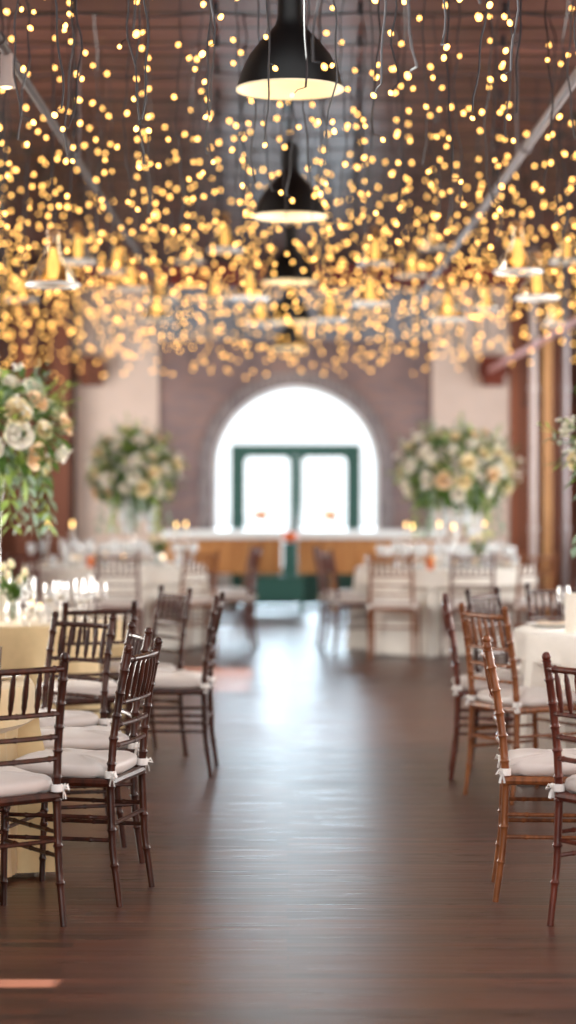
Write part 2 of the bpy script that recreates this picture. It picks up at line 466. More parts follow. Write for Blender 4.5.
# ================================================================ BAR
def bar(x0, x1, label):
    b = empty('bar_counter', ((x0 + x1) / 2, 24.6, 0)); h = (x1 - x0) / 2
    MB().box(-h - .03, h + .03, -.04, .72, .87, .97).build('counter_top', M['bartop'], b, smooth=False, bevel=.008)
    n = 5
    fp = MB()
    for i in range(n):
        a = -h + 2 * h * i / n
        fp.box(a + .004, a + 2 * h / n - .004, 0, .03, .46, .90)
    fp.box(-h, h, .03, .05, .46, .90)
    fp.build('front_panel', M['barwood'], b, smooth=False)
    MB().box(-h, -h + .03, .05, .66, .46, .90).build('side_panel', M['barwood'], b, smooth=False)
    MB().box(h - .03, h, .05, .66, .46, .90).build('side_panel', M['barwood'], b, smooth=False)
    for x in (-h + .42, h - .42):
        for y in (.08, .6):
            MB().box(x - .03, x + .03, y - .03, y + .03, 0, .46).build('leg', M['barwood'], b, smooth=False)
    return tag(b, label, 'bar counter')


bar(-1.46, -.075, 'oak fronted bar counter with white top, left of the gap at far window')
bar(.115, 1.75, 'oak fronted bar counter with white top, right of the gap at far window')
BT = .97
# pedestal with pumpkin in the gap
p = empty('display_stand', (.02, 24.36, 0))
MB().box(-.075, .075, -.075, .075, .44, .80).build('shaft', M['green'], p, smooth=False, bevel=.005)
MB().box(-.52, .17, -.16, .16, .16, .44).box(-.53, .18, -.17, .17, .42, .45).build('base', M['green'], p, smooth=False, bevel=.004)
for sx in (-.47, .12):
    for sy in (-.12, .12):
        MB().tube([(sx, sy, .16), (sx + (.02 if sx > 0 else -.02), sy * 1.1, 0)], [.03, .018], 10).build('leg', M['green'], p)
MB().box(-.085, .085, -.085, .085, .80, .83).build('top_slab', M['green'], p, smooth=False, bevel=.005)
tag(p, 'dark green stand with slim shaft and wide low base before the gap between bars', 'stand')
pk = empty('pumpkin', (.02, 24.36, .83))
pm = MB()


def pumpk(u, v):
    a = 2 * PI * u; ph = PI * v
    r = .09 * (1 - .1 * abs(math.sin(4 * a))) * math.sin(ph) + 1e-4
    return (r * math.cos(a), r * math.sin(a), .07 - .07 * math.cos(ph) * (1 if v < .5 else .88))


pm.grid(pumpk, 32, 10).build('gourd', M['orange'], pk)
MB().tube([(0, 0, .125), (.008, 0, .15), (.02, 0, .165)], [.012, .009, .011], 7).build('stalk', M['stem'], pk)
tag(pk, 'small orange pumpkin on the green stand between the two bars', 'pumpkin')


def bottle(x, y, z, h, r, m, label, group=None):
    b = MB().lathe([(.001, 0), (r, 0), (r, h * .55), (r * .8, h * .66), (r * .34, h * .76), (r * .34, h * .97), (r * .4, h * .97), (r * .4, h), (.001, h)], 14)
    return tag(b.build('bottle', m, loc=(x, y, z)), label, 'bottle', group)


for i, (x, h) in enumerate(((.0 + .18, .30), (.265, .26), (.35, .22))):
    bottle(x - .02, 24.85 + .05 * i, BT, h, .034, M['clear'], ['tallest clear bottle nearest the gap on right bar', 'middle clear bottle of three on right bar beside the gap', 'shortest clear bottle of three on right bar'][i], 'clear bottles on the bar')


def fruit_stand(x, y, label, lab2, seed):
    rr = random.Random(seed)
    st = MB().lathe([(.001, 0), (.07, 0), (.07, .008), (.012, .02), (.012, .09), (.03, .10), (.14, .115), (.15, .135), (.145, .135), (.13, .12), (.001, .11)], 20)
    tag(st.build('cake_stand', M['clear'], loc=(x, y, BT)), label, 'fruit stand')
    for k, (dx, dy) in enumerate(((-.056, 0), (.0, -.056), (.056, .0), (0, .056), (0, 0))):
        z = BT + .113 + .036 + (.054 if k == 4 else .004)
        c = M['orange'] if k == seed + 1 else M['lemon']
        f = MB().ball((0, 0, 0), .036, 12, 8)
        tag(f.build('lemon' if c is M['lemon'] else 'tangerine', c, loc=(x + dx, y + dy, z)), ('yellow' if c is M['lemon'] else 'orange') + ' round fruit in the glass stand on the ' + lab2, 'fruit', 'fruit on the ' + lab2)


fruit_stand(-.32, 24.8, 'footed glass fruit stand on the left bar', 'left bar', 0)
fruit_stand(.50, 24.8, 'footed glass fruit stand on the right bar', 'right bar', 1)


# ================================================================ CHAIRS
def post_y(z):      # rake of the back uprights
    K = [(0, -.038), (.2, -.010), (.44, 0), (.6, -.012), (.75, -.034), (.93, -.07)]
    for (a, ya), (b, yb) in zip(K, K[1:]):
        if z <= b: return ya + (yb - ya) * (z - a) / (b - a)
    return K[-1][1]


def ringed(fn, r, rings, n=40, bump=1.32, wdt=.006, taper=None):
    """sample a path 0..1 with swollen bamboo knuckles"""
    ts = sorted(set([i / n for i in range(n + 1)] + [min(1, max(0, g + d)) for g in rings for d in (-2 * wdt, -wdt, 0, wdt, 2 * wdt)]))
    pts, rad = [], []
    for t_ in ts:
        k = max([1 - abs(t_ - g) / (1.6 * wdt) for g in rings] + [0])
        rr = r * (taper(t_) if taper else 1)
        pts.append(fn(t_)); rad.append(rr * (1 + (bump - 1) * max(0, k)))
    return pts, rad


def make_chair(m):
    c = empty('chiavari_chair')
    for s in (-1, 1):
        fn = lambda t_: (s * (.188 - .012 * t_), post_y(t_ * .905), t_ * .905)
        pts, rad = ringed(fn, .0135, (.16, .30, .47, .56, .66, .75, .84, .93), 30, taper=lambda t_: .86 + .2 * min(1, t_ * 3))
        MB().tube(pts, rad, 9).ball((s * .176, post_y(.915), .918), .0165, 9, 6).lathe([(.012, 0), (.018, .004), (.012, .008)], 9, (s * .176, post_y(.905), .899)).build('back_leg', m, c)
        fl = lambda t_: (s * (.197 + .006 * (1 - t_)), .385 + .018 * (1 - t_), t_ * .435)
        pts, rad = ringed(fl, .0135, (.2, .5, .62, .78, .95), 16, wdt=.012, taper=lambda t_: .8 + .25 * t_)
        MB().tube(pts, rad, 9).build('front_leg', m, c)
        # side stretchers
        for z in (.315, .235):
            fs = lambda t_: (s * (.187 + .012 * t_), post_y(z) + (.392 - post_y(z)) * t_, z)
            pts, rad = ringed(fs, .0075, (.2, .5, .8), 10, wdt=.012)
            MB().tube(pts, rad, 7).build('stretcher', m, c)
    hw = .182
    for z in (.345, .265):
        MB().tube([(-.2, .39, z), (0, .39, z), (.2, .39, z)], .0078, 7).build('stretcher', m, c)
    MB().tube([(-.187, post_y(.29), .29), (0, post_y(.29), .29), (.187, post_y(.29), .29)], .0078, 7).build('stretcher', m, c)
    # back rails
    bow = lambda x: -.018 * (1 - (x / hw) ** 2)
    pts, rad = ringed(lambda t_: (-.176 + .352 * t_, post_y(.876) + bow(-.176 + .352 * t_), .878), .0115, (.12, .88), 12, wdt=.012)
    MB().tube(pts, rad, 9).build('top_rail', m, c)
    for z in (.725, .645, .570):
        pts, rad = ringed(lambda t_: (-.18 + .36 * t_, post_y(z) + bow(-.18 + .36 * t_), z), .0088, (.1, .5, .9), 10, wdt=.012)
        MB().tube(pts, rad, 7).build('back_rail', m, c)
    for i in range(6):
        x = -.18 + .36 * (i + 1) / 7
        fn = lambda t_: (x, (post_y(.725) * (1 - t_) + post_y(.876) * t_) + bow(x), .725 + .151 * t_)
        n = 10
        MB().tube([fn(k / n) for k in range(n + 1)], [.0062 + .0048 * math.sin(PI * k / n) ** 2 + (.002 if k in (2, 8) else 0) for k in range(n + 1)], 7).build('spindle', m, c)
    # seat frame: tapering ring of rails
    f = MB()
    for (a, b) in (((-.188, 0), (.188, 0)), ((.188, 0), (.2, .39)), ((.2, .39), (-.2, .39)), ((-.2, .39), (-.188, 0))):
        f.tube([(a[0], a[1], .438), (b[0], b[1], .438)], .0165, 8)
    f.box(-.18, .18, .01, .38, .436, .448)
    f.build('seat_frame', m, c)
    # cushion: puffed rounded trapezoid
    q = MB()

    def cush(u, v):
        a = 2 * PI * u
        e = .28
        cx = math.copysign(abs(math.cos(a)) ** e, math.cos(a)); cy = math.copysign(abs(math.sin(a)) ** e, math.sin(a))
        prof = [(.0, .452), (.93, .452), (1.0, .462), (1.02, .478), (1.0, .494), (.93, .504), (.7, .512), (.35, .516), (0, .517)]
        k = v * (len(prof) - 1); i = min(int(k), len(prof) - 2); t_ = k - i
        r = prof[i][0] * (1 - t_) + prof[i + 1][0] * t_; z = prof[i][1] * (1 - t_) + prof[i + 1][1] * t_
        y = .20 + .196 * cy * r
        return ((.19 + .012 * (y / .4)) * cx * r, y, z + .004 * math.sin(9 * a) * (r > .3))
    q.grid(cush, 40, 16)
    q.build('seat_cushion', M['cushion'], c)
    for s in (-1, 1):
        tb = MB()
        px, pz = s * .183, .468
        tb.lathe([(.0165, -.013), (.021, -.012), (.022, 0), (.021, .012), (.0165, .013)], 12, (px, post_y(pz), pz), True)
        for k in range(2):
            a = (.9 if k else -.5)
            tb.tube([(px + s * .018, post_y(pz) - .010, pz), (px + s * .026, post_y(pz) - .018 + .012 * a, pz + .010), (px + s * .028, post_y(pz) - .022 + .02 * a, pz - .004), (px + s * .018, post_y(pz) - .012, pz)], [.004, .0065, .0065, .004], 6, squash=.5)
            tb.tube([(px + s * .018, post_y(pz) - .010, pz), (px + s * .021, post_y(pz) - .014 + .008 * a, pz - .022), (px + s * .022, post_y(pz) - .015 + .013 * a, pz - .038)], [.003, .0055, .0055], 6, squash=.35)
        tb.build('cushion_tie', M['tie'], c)
    return c


PROTO = {}


def chair(kind, x, y, fx, fy, label, group):
    used = kind in PROTO
    c = copy_tree(PROTO[kind]) if used else make_chair(M[kind])
    PROTO.setdefault(kind, c)
    c.location = (x, y, 0); c.rotation_euler = (0, 0, math.atan2(-fx, fy))
    n_ = math.hypot(fx, fy); CH_POS.append((x, y, fx / n_, fy / n_))
    return tag(c, label, 'chair', group)


CH_POS = []
# tables: centre, radius
TB = dict(L1=(-1.66, 7.94, .68), L2=(-1.66, 11.75, .74), L3=(-1.62, 19.55, .84), R1=(1.95, 8.0, .66), R2=(1.88, 10.8, .70), R3=(1.42, 19.0, .80))
gL, gR = 'chairs around the near left tables', 'chairs around the near right tables'
gl, gr = 'chairs around the far left table', 'chairs around the far right table'
chair('mahogany', -.935, 7.05, -.60, .80, 'dark mahogany chair at left frame edge, nearest and largest of the left chairs', gL)
chair('mahogany', -.59, 7.66, -.97, .24, 'dark mahogany chair with back side-on to the aisle, second from the front on left', gL)
chair('mahogany', -.665, 8.50, -.95, -.26, 'dark mahogany chair whose finials peep just above the side-on front chair', gL)
chair('mahogany', -.95, 9.28, -.62, -.78, 'dark mahogany chair facing the viewer across the first left table', gL)
chair('mahogany', -.945, 10.33, -.40, .92, 'dark mahogany chair with straight back seen beyond the front left chairs', gL)
chair('mahogany', -.425, 10.97, -.998, .05, 'dark mahogany chair edge-on at the left side of the open aisle', gL)
chair('mahogany', -.69, 11.75, -.86, -.50, 'dark mahogany chair angled at the second left table, behind the edge-on aisle chair', gL)
chair('chestnut', .80, 7.74, .995, -.085, 'golden brown chair turned edge-on with cushion to the right, front of right aisle', gR)
chair('redwood', 1.035, 7.02, .80, .60, 'reddish mahogany chair cut by the right frame edge, nearest on right', gR)
chair('chestnut', .985, 10.02, .86, .50, 'orange brown chair with full spindle back visible behind the golden edge-on chair', gR)
chair('redwood', .88, 10.86, .997, -.075, 'slim edge-on reddish chair furthest into the aisle on the right', gR)
chair('mahogany', 1.13, 11.55, .84, -.54, 'dark brown chair whose top rail shows behind the orange brown chair', gR)
chair('mahogany', 1.58, 12.2, .4, -.9, 'dark red-brown chair behind the second right table, only its top showing', gR)
chair('redwood', -1.46, 17.95, -.05, 1, 'blurred chair with back to viewer before the far left table', gl)
chair('chestnut', -.80, 18.55, -.62, .78, 'blurred chair angled between far left table and bar front', gl)
chair('redwood', -.34, 19.25, -.99, .1, 'blurred chair beside the far aisle on left, nearer of the two side-on ones', gl)
chair('redwood', -.38, 20.1, -.98, -.2, 'blurred chair beside the far aisle on left, further of the two side-on ones', gl)
chair('redwood', -2.3, 18.3, .5, .86, 'blurred chair left of the back-turned chair at far left table', gl)
chair('redwood', .32, 19.7, .99, -.05, 'blurred red chair beside the far aisle on right, further of two', gr)
chair('redwood', .40, 18.75, .97, .25, 'blurred red chair beside the far aisle on right, nearer of two', gr)
chair('chestnut', .88, 17.85, .15, .99, 'blurred brown chair with back to viewer, left one before the far right table', gr)
chair('redwood', 1.56, 17.8, -.05, 1, 'blurred reddish chair with back to viewer, middle one before the far right table', gr)
chair('chestnut', 2.12, 18.05, -.45, .89, 'blurred brown chair at right side of the far right table', gr)
chair('redwood', 2.56, 18.7, -.95, .3, 'blurred reddish chair at the far right table, nearest the vertical pipes', gr)


# ================================================================ TABLECLOTHS
def tuck(x, y, z, cx, cy):
    # cloth drawn in ahead of every seat that stands under the table edge
    if z > .58: return x, y
    for _ in range(70):
        hit = False
        for (qx, qy, fx, fy) in CH_POS:
            dx, dy = x + cx - qx, y + cy - qy
            ly = dx * fx + dy * fy; lx = dx * fy - dy * fx
            if abs(lx) < .28 and -.12 < ly < .5: hit = True; break
        if not hit: break
        x *= .975; y *= .975
    return x, y


def cloth(key, m, label, seed, nf=15, flare=.07, corner=0):
    cx, cy, r = TB[key]; rr = random.Random(seed)
    ph = [rr.uniform(0, 2 * PI) for _ in range(4)]
    top = .758; q = MB(); NU = 240

    def rad(a, z):
        d = (top - z) / top
        fold = math.sin(nf * a + ph[0] + .8 * math.sin(3 * a + ph[1])) + .5 * math.sin((nf + 6) * a + ph[2])
        return r + .012 + d * flare + fold * .030 * min(1, d * 1.6) ** 1.2
    prof = [top - .0 , top - .006, top - .02, top - .06, top - .14, top - .185, top - .26, top - .4, top - .55, top - .68, .012]

    def fn(u, v):
        a = 2 * PI * u
        k = v * (4 + len(prof) - 1)
        k = round(k)
        if k < 4:
            R_ = (r - .012) * k / 4 if k else 1e-4
            return (R_ * math.cos(a), R_ * math.sin(a), top)
        z = prof[k - 4]
        R_ = rad(a, z) if k > 5 else r - .006 + .014 * (k - 4)
        zz = z + (.008 * math.sin(5 * a + ph[3]) + .004 if k - 4 == len(prof) - 1 else 0)
        tx, ty = tuck(R_ * math.cos(a), R_ * math.sin(a), z, cx, cy)
        return (tx, ty, zz)
    q.grid(fn, NU, 4 + len(prof) - 1)
    o = q.build('tablecloth', m, loc=(cx, cy, 0))
    return tag(o, label, 'tablecloth', 'floor-length cloths on the round tables')


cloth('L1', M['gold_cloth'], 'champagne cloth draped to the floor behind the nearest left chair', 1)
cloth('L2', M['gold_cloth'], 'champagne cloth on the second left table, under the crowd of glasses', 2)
cloth('L3', M['white_cloth'], 'pale blurred cloth on the far left round table', 3)
cloth('R1', M['white_cloth'], 'ivory cloth on the nearest right table, beyond the right frame edge behind the front chairs', 4)
cloth('R2', M['white_cloth'], 'ivory cloth with drooping folds on the second right table, at right frame edge', 5)
cloth('R3', M['white_cloth'], 'pale blurred cloth on the far right round table', 6)
TT = .759


# ================================================================ TABLEWARE
def wineglass_mesh(h=.2, r=.038):
    p = [(.001, 0), (.034, .001), (.033, .004), (.006, .009), (.004, .02), (.0038, h * .46), (.008, h * .49), (r * .75, h * .56), (r, h * .70), (r * .96, h * .85), (r * .80, h), (r * .77, h), (r * .92, h * .85), (r * .955, h * .70), (r * .7, h * .57), (.001, h * .51)]
    return MB().lathe(p, 14).data('wine_glass', M['clear'])


def tumbler_mesh(h=.10, r=.035):
    return MB().lathe([(.001, 0), (r * .85, 0), (r, h), (r * .94, h), (r * .8, .012), (.001, .012)], 14).data('water_glass', M['clear'])


def flute_mesh():
    return MB().lathe([(.001, 0), (.03, .001), (.029, .004), (.005, .008), (.004, .09), (.012, .105), (.024, .15), (.022, .225), (.0205, .225), (.0225, .15), (.001, .108)], 12).data('champagne_flute', M['clear'])


WG, TG, FG = wineglass_mesh(), tumbler_mesh(), flute_mesh()
FAR = {}
for me_ in (WG, TG, FG):
    c_ = me_.copy(); c_.materials.clear(); c_.materials.append(M['cut']); FAR[me_] = c_
WHERE = dict(L2='the second left table', L3='the far left table', R3='the far right table', R2='the second right table', L1='the first left table', R1='the first right table')
PL = {k: [] for k in TB}
for k_, px_, y_, g_ in (('L2', 1, 11.45, .05), ('R2', 572, 10.55, .05), ('L2', 13, 11.3, .15), ('L3', 158, 19.1, .14), ('R3', 478, 18.5, .14), ('L3', 154, 19.55, .22), ('L3', 90, TB['L3'][1] - TB['L3'][2] * .72, .05), ('R3', 430, TB['R3'][1] - TB['R3'][2] * .72, .05)):
    PL[k_].append(((px_ - 288) * y_ / F - TB[k_][0], y_ - TB[k_][1], g_))


def spot(key, r0, r1, a0, a1, gap, seed):
    cx, cy, r = TB[key]
    for _ in range(400):
        a = seed.uniform(a0, a1); q = seed.uniform(r0, r1) * r
        p = (q * math.cos(a), q * math.sin(a))
        if all((p[0] - b[0]) ** 2 + (p[1] - b[1]) ** 2 > (gap + b[2]) ** 2 for b in PL[key]):
            PL[key].append((p[0], p[1], gap)); return (cx + p[0], cy + p[1])
    return None


def votive_mesh():
    return MB().lathe([(.001, 0), (.03, 0), (.036, .08), (.033, .08), (.028, .008), (.001, .008)], 14).data('votive_holder', M['clear'])


VM = votive_mesh()
VW = MB().lathe([(.001, .009), (.0265, .009), (.029, .045), (.001, .045)], 12).data('candle', M['wax'])
VF = MB().lathe([(.0005, .046), (.006, .054), (.0075, .062), (.004, .074), (.0005, .084)], 8).data('flame', M['flame'])
TS = MB().lathe([(.001, 0), (.05, 0), (.05, .012), (.016, .03), (.024, .06), (.012, .09), (.02, .13), (.011, .17), (.018, .21), (.012, .25), (.03, .268), (.03, .285), (.012, .285), (.001, .27)], 14).data('candlestick', M['clear'])
TC = MB().lathe([(.001, .272), (.0105, .272), (.0095, .345), (.001, .35)], 10).data('taper', M['wax'])
TF = MB().lathe([(.0005, .353), (.007, .365), (.009, .375), (.004, .39), (.0005, .405)], 8).data('flame', M['flame'])
PLATE = MB().lathe([(.001, 0), (.085, 0), (.105, .006), (.14, .016), (.141, .019), (.105, .011), (.085, .005), (.001, .005)], 28).data('plate', M['china'])


def napkin_mesh():
    q = MB()
    q.grid(lambda u, v: ((u - .5) * .09, (v - .5) * .14, .006 + .018 * math.sin(PI * u) ** .7 + .004 * math.sin(8 * v)), 10, 8)
    q.grid(lambda u, v: ((u - .5) * .09, (v - .5) * .14, .003), 2, 2)
    return q.data('napkin', M['napkin'])


NK = napkin_mesh()


def tableware(key, nw, nt, nf, nv, ns, npl, seed, a0=0, a1=2 * PI):
    rr = random.Random(seed); wh = WHERE[key]; cx, cy, r = TB[key]
    PL[key].append((0, 0, .13))
    for k in range(npl):
        a = PI / 2 + .35 + 2 * PI * k / npl if npl > 2 else a0 + (a1 - a0) * (k + .5) / npl
        q = r - .17
        x, y = cx + q * math.cos(a), cy + q * math.sin(a)
        if any((x - cx - b[0]) ** 2 + (y - cy - b[1]) ** 2 < (.15 + b[2]) ** 2 for b in PL[key]): continue
        PL[key].append((q * math.cos(a), q * math.sin(a), .142))
        tag(inst('plate', PLATE, None, (x, y, TT)), 'white china plate set on ' + wh, 'plate', 'plates on ' + wh)
        tag(inst('napkin', NK, None, (x, y, TT + .006), (0, 0, a + PI / 2)), 'folded blush napkin lying on a plate on ' + wh, 'napkin', 'napkins on ' + wh)

    for k in range(ns):
        p = spot(key, .64, .8, 0, 2 * PI, .06, rr)
        if p:
            c = empty('taper_candlestick', (p[0], p[1], TT))
            inst('candlestick', TS, c); inst('taper', TC, c); inst('flame', TF, c)
            tag(c, 'lit taper in a cut glass candlestick on ' + wh, 'candlestick', 'candlesticks on ' + wh)
    for k in range(nv):
        p = spot(key, .22, .62, 0, 2 * PI, .037, rr)
        if p:
            c = empty('votive_candle', (p[0], p[1], TT))
            inst('holder', VM, c); inst('candle', VW, c); inst('flame', VF, c)
            tag(c, 'lit votive candle in a small glass on ' + wh, 'candle', 'votive candles on ' + wh)
    for n_, me, g, nm, lb in ((nw, WG, .041, 'wine_glass', 'clear stemmed wine glass set on '), (nf, FG, .028, 'champagne_flute', 'slim clear champagne flute set on '), (nt, TG, .034, 'water_glass', 'short clear water glass set on ')):
        for k in range(n_):
            p = spot(key, .3, .93, a0, a1, g, rr)
            if p: tag(inst(nm, FAR[me] if key in ('L3', 'R3') else me, None, (p[0], p[1], TT), (0, 0, rr.uniform(0, 6))), lb + wh, 'glass', nm.replace('_', ' ') + 's on ' + wh)


tableware('L2', 26, 12, 10, 5, 0, 7, 21)
tableware('L3', 24, 10, 10, 8, 5, 8, 22)
tableware('R3', 24, 10, 10, 8, 5, 8, 23)
tableware('R2', 5, 3, 2, 2, 0, 7, 24)
tableware('L1', 4, 2, 0, 1, 0, 7, 25)
# amber tumblers that glow orange among the far glasses
for key, px, nm in (('L3', 90, 'far left table'), ('R3', 430, 'far right table')):
    cx, cy, r = TB[key]; y = cy - r * .72; x = (px - 288) * y / F
    tag(MB().lathe([(.001, 0), (.03, 0), (.036, .1), (.032, .1), (.026, .01), (.001, .01)], 14).build('amber_tumbler', M['amber_glass'], loc=(x, y, TT)), 'orange glass tumbler on the ' + nm, 'glass')
# pillar candles
for key, px, y, h, lb in (('L2', 1, 11.45, .25, 'white pillar candle at left frame edge on the second left table'), ('R2', 572, 10.55, .2, 'white pillar candle at right frame edge on the second right table')):
    c = empty('pillar_candle', ((px - 288) * y / F, y, TT))
    MB().lathe([(.001, 0), (.034, 0), (.036, .006), (.035, h - .006), (.03, h), (.012, h - .006), (.001, h - .008)], 18).build('candle', M['wax'], c)
    MB().tube([(0, 0, h - .01), (.002, 0, h + .012)], .0015, 5).build('wick', M['black'], c)
    tag(c, lb, 'candle')


# ================================================================ FLOWERS
def rose_mesh(m, name, seed, open_=1.0):
    rr = random.Random(seed); q = MB()
    for ring, (n, r0, hgt, tilt) in enumerate(((6, .048, .045, .95), (5, .036, .052, .55), (4, .024, .056, .25), (3, .012, .056, .08))):
        for k in range(n):
            a0 = 2 * PI * (k + .5 * (ring % 2)) / n + rr.uniform(-.15, .15)
            wdt = 2 * PI / n * 1.25

            def fn(u, v, a0=a0, r0=r0, hgt=hgt, tilt=tilt, wdt=wdt):
                a = a0 + (u - .5) * wdt * (1 - .25 * v * v)
                z = hgt * v * (1 - .25 * (2 * u - 1) ** 2)
                rad_ = r0 * (.30 + .75 * math.sin(min(1, v * 1.05) * PI * .5)) * (1 + .18 * tilt * open_ * v ** 3)
                return (rad_ * math.cos(a), rad_ * math.sin(a), z - .022 - .012 * tilt * v ** 4)
            q.grid(fn, 4, 4)
    return q.data(name, m)


ROSES = [rose_mesh(M['rose_white'], 'rose', 1), rose_mesh(M['rose_cream'], 'rose', 2), rose_mesh(M['rose_peach'], 'rose', 3)]


def leaf(q, p, d, ln, wd, droop=.25, rr=R):
    d = Vector(d).normalized(); up = Vector((rr.uniform(-.4, .4), rr.uniform(-.4, .4), 1))
    s = d.cross(up)
    if s.length < .1: s = Vector((1, 0, 0))
    s.normalize(); n = s.cross(d)
    b = len(q.v); pr = (0, .55, 1, .75, .02)
    for i, wq in enumerate(pr):
        t_ = i / 4; c = Vector(p) + d * (ln * t_) - Vector((0, 0, droop * ln * t_ * t_))
        for e in (-1, 0, 1):
            q.v.append(tuple(c + s * (e * wd * wq * .5) + n * (abs(e) * wd * wq * .16)))
    for i in range(4):
        for e in (0, 1):
            a = b + i * 3 + e
            q.f.append((a, a + 3, a + 4, a + 1))


def arrangement(key_or_xy, zc, rx, rz, label, seed, nrose, nleaf, trail=0, size=1.0, base=TT, crystals=False):
    rr = random.Random(seed)
    x0, y0 = key_or_xy
    a = empty('floral_centerpiece', (x0, y0, base))
    C = Vector((0, 0, zc - base)); zb = C.z - rz * .62
    # tall clear trumpet vase
    MB().lathe([(.001, 0), (.085, 0), (.085, .012), (.03, .03), (.018, .08), (.018, zb * .5), (.03, zb * .8), (.06, zb), (.056, zb), (.025, zb * .8), (.012, zb * .5), (.001, .04)], 18).build('vase', M['clear'], a)
    if crystals:
        for k in range(10):
            t_ = 2 * PI * k / 10 + .2; rad_ = .12 + .09 * (k % 2); cr = MB(); n_ = 4 + 2 * (k % 2)
            for j in range(n_):
                cr.ball((rad_ * math.cos(t_), rad_ * math.sin(t_), zb - .03 - .058 * j), .026 if j < n_ - 1 else .034, 8, 6, 1.15)
            cr.build('crystal_strand', M['crystal'], a)
    stems = MB()
    for k in range(7):
        t_ = 2 * PI * k / 7
        stems.tube([(.007 * math.cos(t_), .007 * math.sin(t_), zb * .45), (.03 * math.cos(t_), .03 * math.sin(t_), zb), (rx * .45 * math.cos(t_), rx * .45 * math.sin(t_), C.z)], .004, 5)
    stems.build('stems', M['stem'], a)

    def sp(lo=-.75, hi=1.0):
        z = rr.uniform(lo, hi); t_ = rr.uniform(0, 2 * PI); k = math.sqrt(1 - z * z)
        return Vector((k * math.cos(t_), k * math.sin(t_), z))
    qd, ql, qg = MB(), MB(), MB()
    for i in range(nleaf):
        n = sp(-.9); k = rr.uniform(.45, .93)
        p = C + Vector((n.x * rx * k, n.y * rx * k, n.z * rz * k))
        d = (n + Vector((rr.uniform(-.8, .8), rr.uniform(-.8, .8), rr.uniform(-.6, .6)))).normalized()
        q = qd if i % 5 < 3 else (ql if i % 5 == 3 else qg)
        leaf(q, p, d, size * rr.uniform(.07, .13), size * rr.uniform(.028, .05), rr.uniform(0, .5), rr)
    for i in range(int(nleaf * .07)):      # sprigs that break the outline
        n = sp(-.4); p0 = C + Vector((n.x * rx * .8, n.y * rx * .8, n.z * rz * .8))
        ln = rr.uniform(.1, .22) * size; d = (n + Vector((0, 0, .2))).normalized()
        q = (qd, ql, qg)[i % 3]
        q.tube([p0, p0 + d * ln * .5, p0 + d * ln - Vector((0, 0, .02))], [.003, .002, .001], 4)
        for k in range(8):
            leaf(q, p0 + d * ln * (k + 1) / 8, d + Vector((rr.uniform(-1, 1), rr.uniform(-1, 1), rr.uniform(-.6, .6))), .05 * size, .018 * size, .1, rr)
    qd.build('dark_foliage', M['leaf_dark'], a); ql.build('light_foliage', M['leaf_light'], a); qg.build('grey_foliage', M['leaf_grey'], a)
    pts = []
    tries = 0
    while len(pts) < nrose and tries < 4000:
        tries += 1
        n = sp(-.62)
        if all((n - m_).length > 1.75 / math.sqrt(nrose) * 1.25 for m_ in pts): pts.append(n)
    for i, n in enumerate(pts):
        k = rr.uniform(.86, 1.04)
        p = C + Vector((n.x * rx * k, n.y * rx * k, n.z * rz * k))
        nn = (n + Vector((rr.uniform(-.3, .3), rr.uniform(-.3, .3), .25))).normalized()
        o = inst('rose', ROSES[(0, 1, 0, 1, 0, 0, 1, 2)[i % 8]], a, p, nn.to_track_quat('Z', 'Y').to_euler(), size * rr.choice((1.4, 1.15, .95, 1.25)))
    # small filler blossoms in sprays
    fl = MB()
    for i in range(int(nrose * .8)):
        n = sp(-.5); p0 = C + Vector((n.x * rx, n.y * rx, n.z * rz)) * rr.uniform(.95, 1.12)
        for k in range(6):
            fl.ball(p0 + Vector((rr.uniform(-.03, .03), rr.uniform(-.03, .03), rr.uniform(-.03, .04))) * size, .009 * size, 6, 4)
    f = fl.build('filler_blossom', M['rose_white'], a); f['kind'] = 'stuff'
    if trail:
        for i in range(trail):
            t_ = 2 * PI * i / trail + rr.uniform(-.2, .2); q = MB()
            p = C + Vector((rx * .62 * math.cos(t_), rx * .62 * math.sin(t_), -rz * .55)); pts_ = [p]
            d = Vector((.35 * math.cos(t_), .35 * math.sin(t_), -1)).normalized()
            for k in range(9):
                d = (d + Vector((rr.uniform(-.12, .12), rr.uniform(-.12, .12), -.15))).normalized(); p = p + d * .036 * size; pts_.append(p)
            q.tube(pts_, .0022, 5)
            for k in range(1, 10, 2):
                for s_ in (-1, 1):
                    leaf(q, pts_[k], Vector((s_ * rr.uniform(.3, 1), rr.uniform(-.8, .8), -.7)), (.075 * size), .046 * size, .3, rr)
            q.build('trailing_sprig', M['leaf_light'] if i % 2 else M['leaf_grey'], a)
    return tag(a, label, 'flower arrangement', 'tall flower centerpieces on the tables')


arrangement((TB['L2'][0] + .03, TB['L2'][1]), 1.80, .39, .37, 'cream rose centerpiece at left edge with trailing eucalyptus sprigs', 5, 34, 650, 9)
arrangement((-1.44, TB['L3'][1]), 1.64, .41, .38, 'blurred round cream and green centerpiece on the far left table', 6, 42, 1100, 8, crystals=True)
arrangement((1.52, TB['R3'][1]), 1.63, .54, .40, 'blurred wide cream and green centerpiece on the far right table', 7, 58, 1100, 6, crystals=True)
arrangement((TB['R2'][0] - .09, TB['R2'][1]), 1.70, .36, .36, 'cream flower centerpiece cut off by the right frame edge', 8, 30, 600, 8)


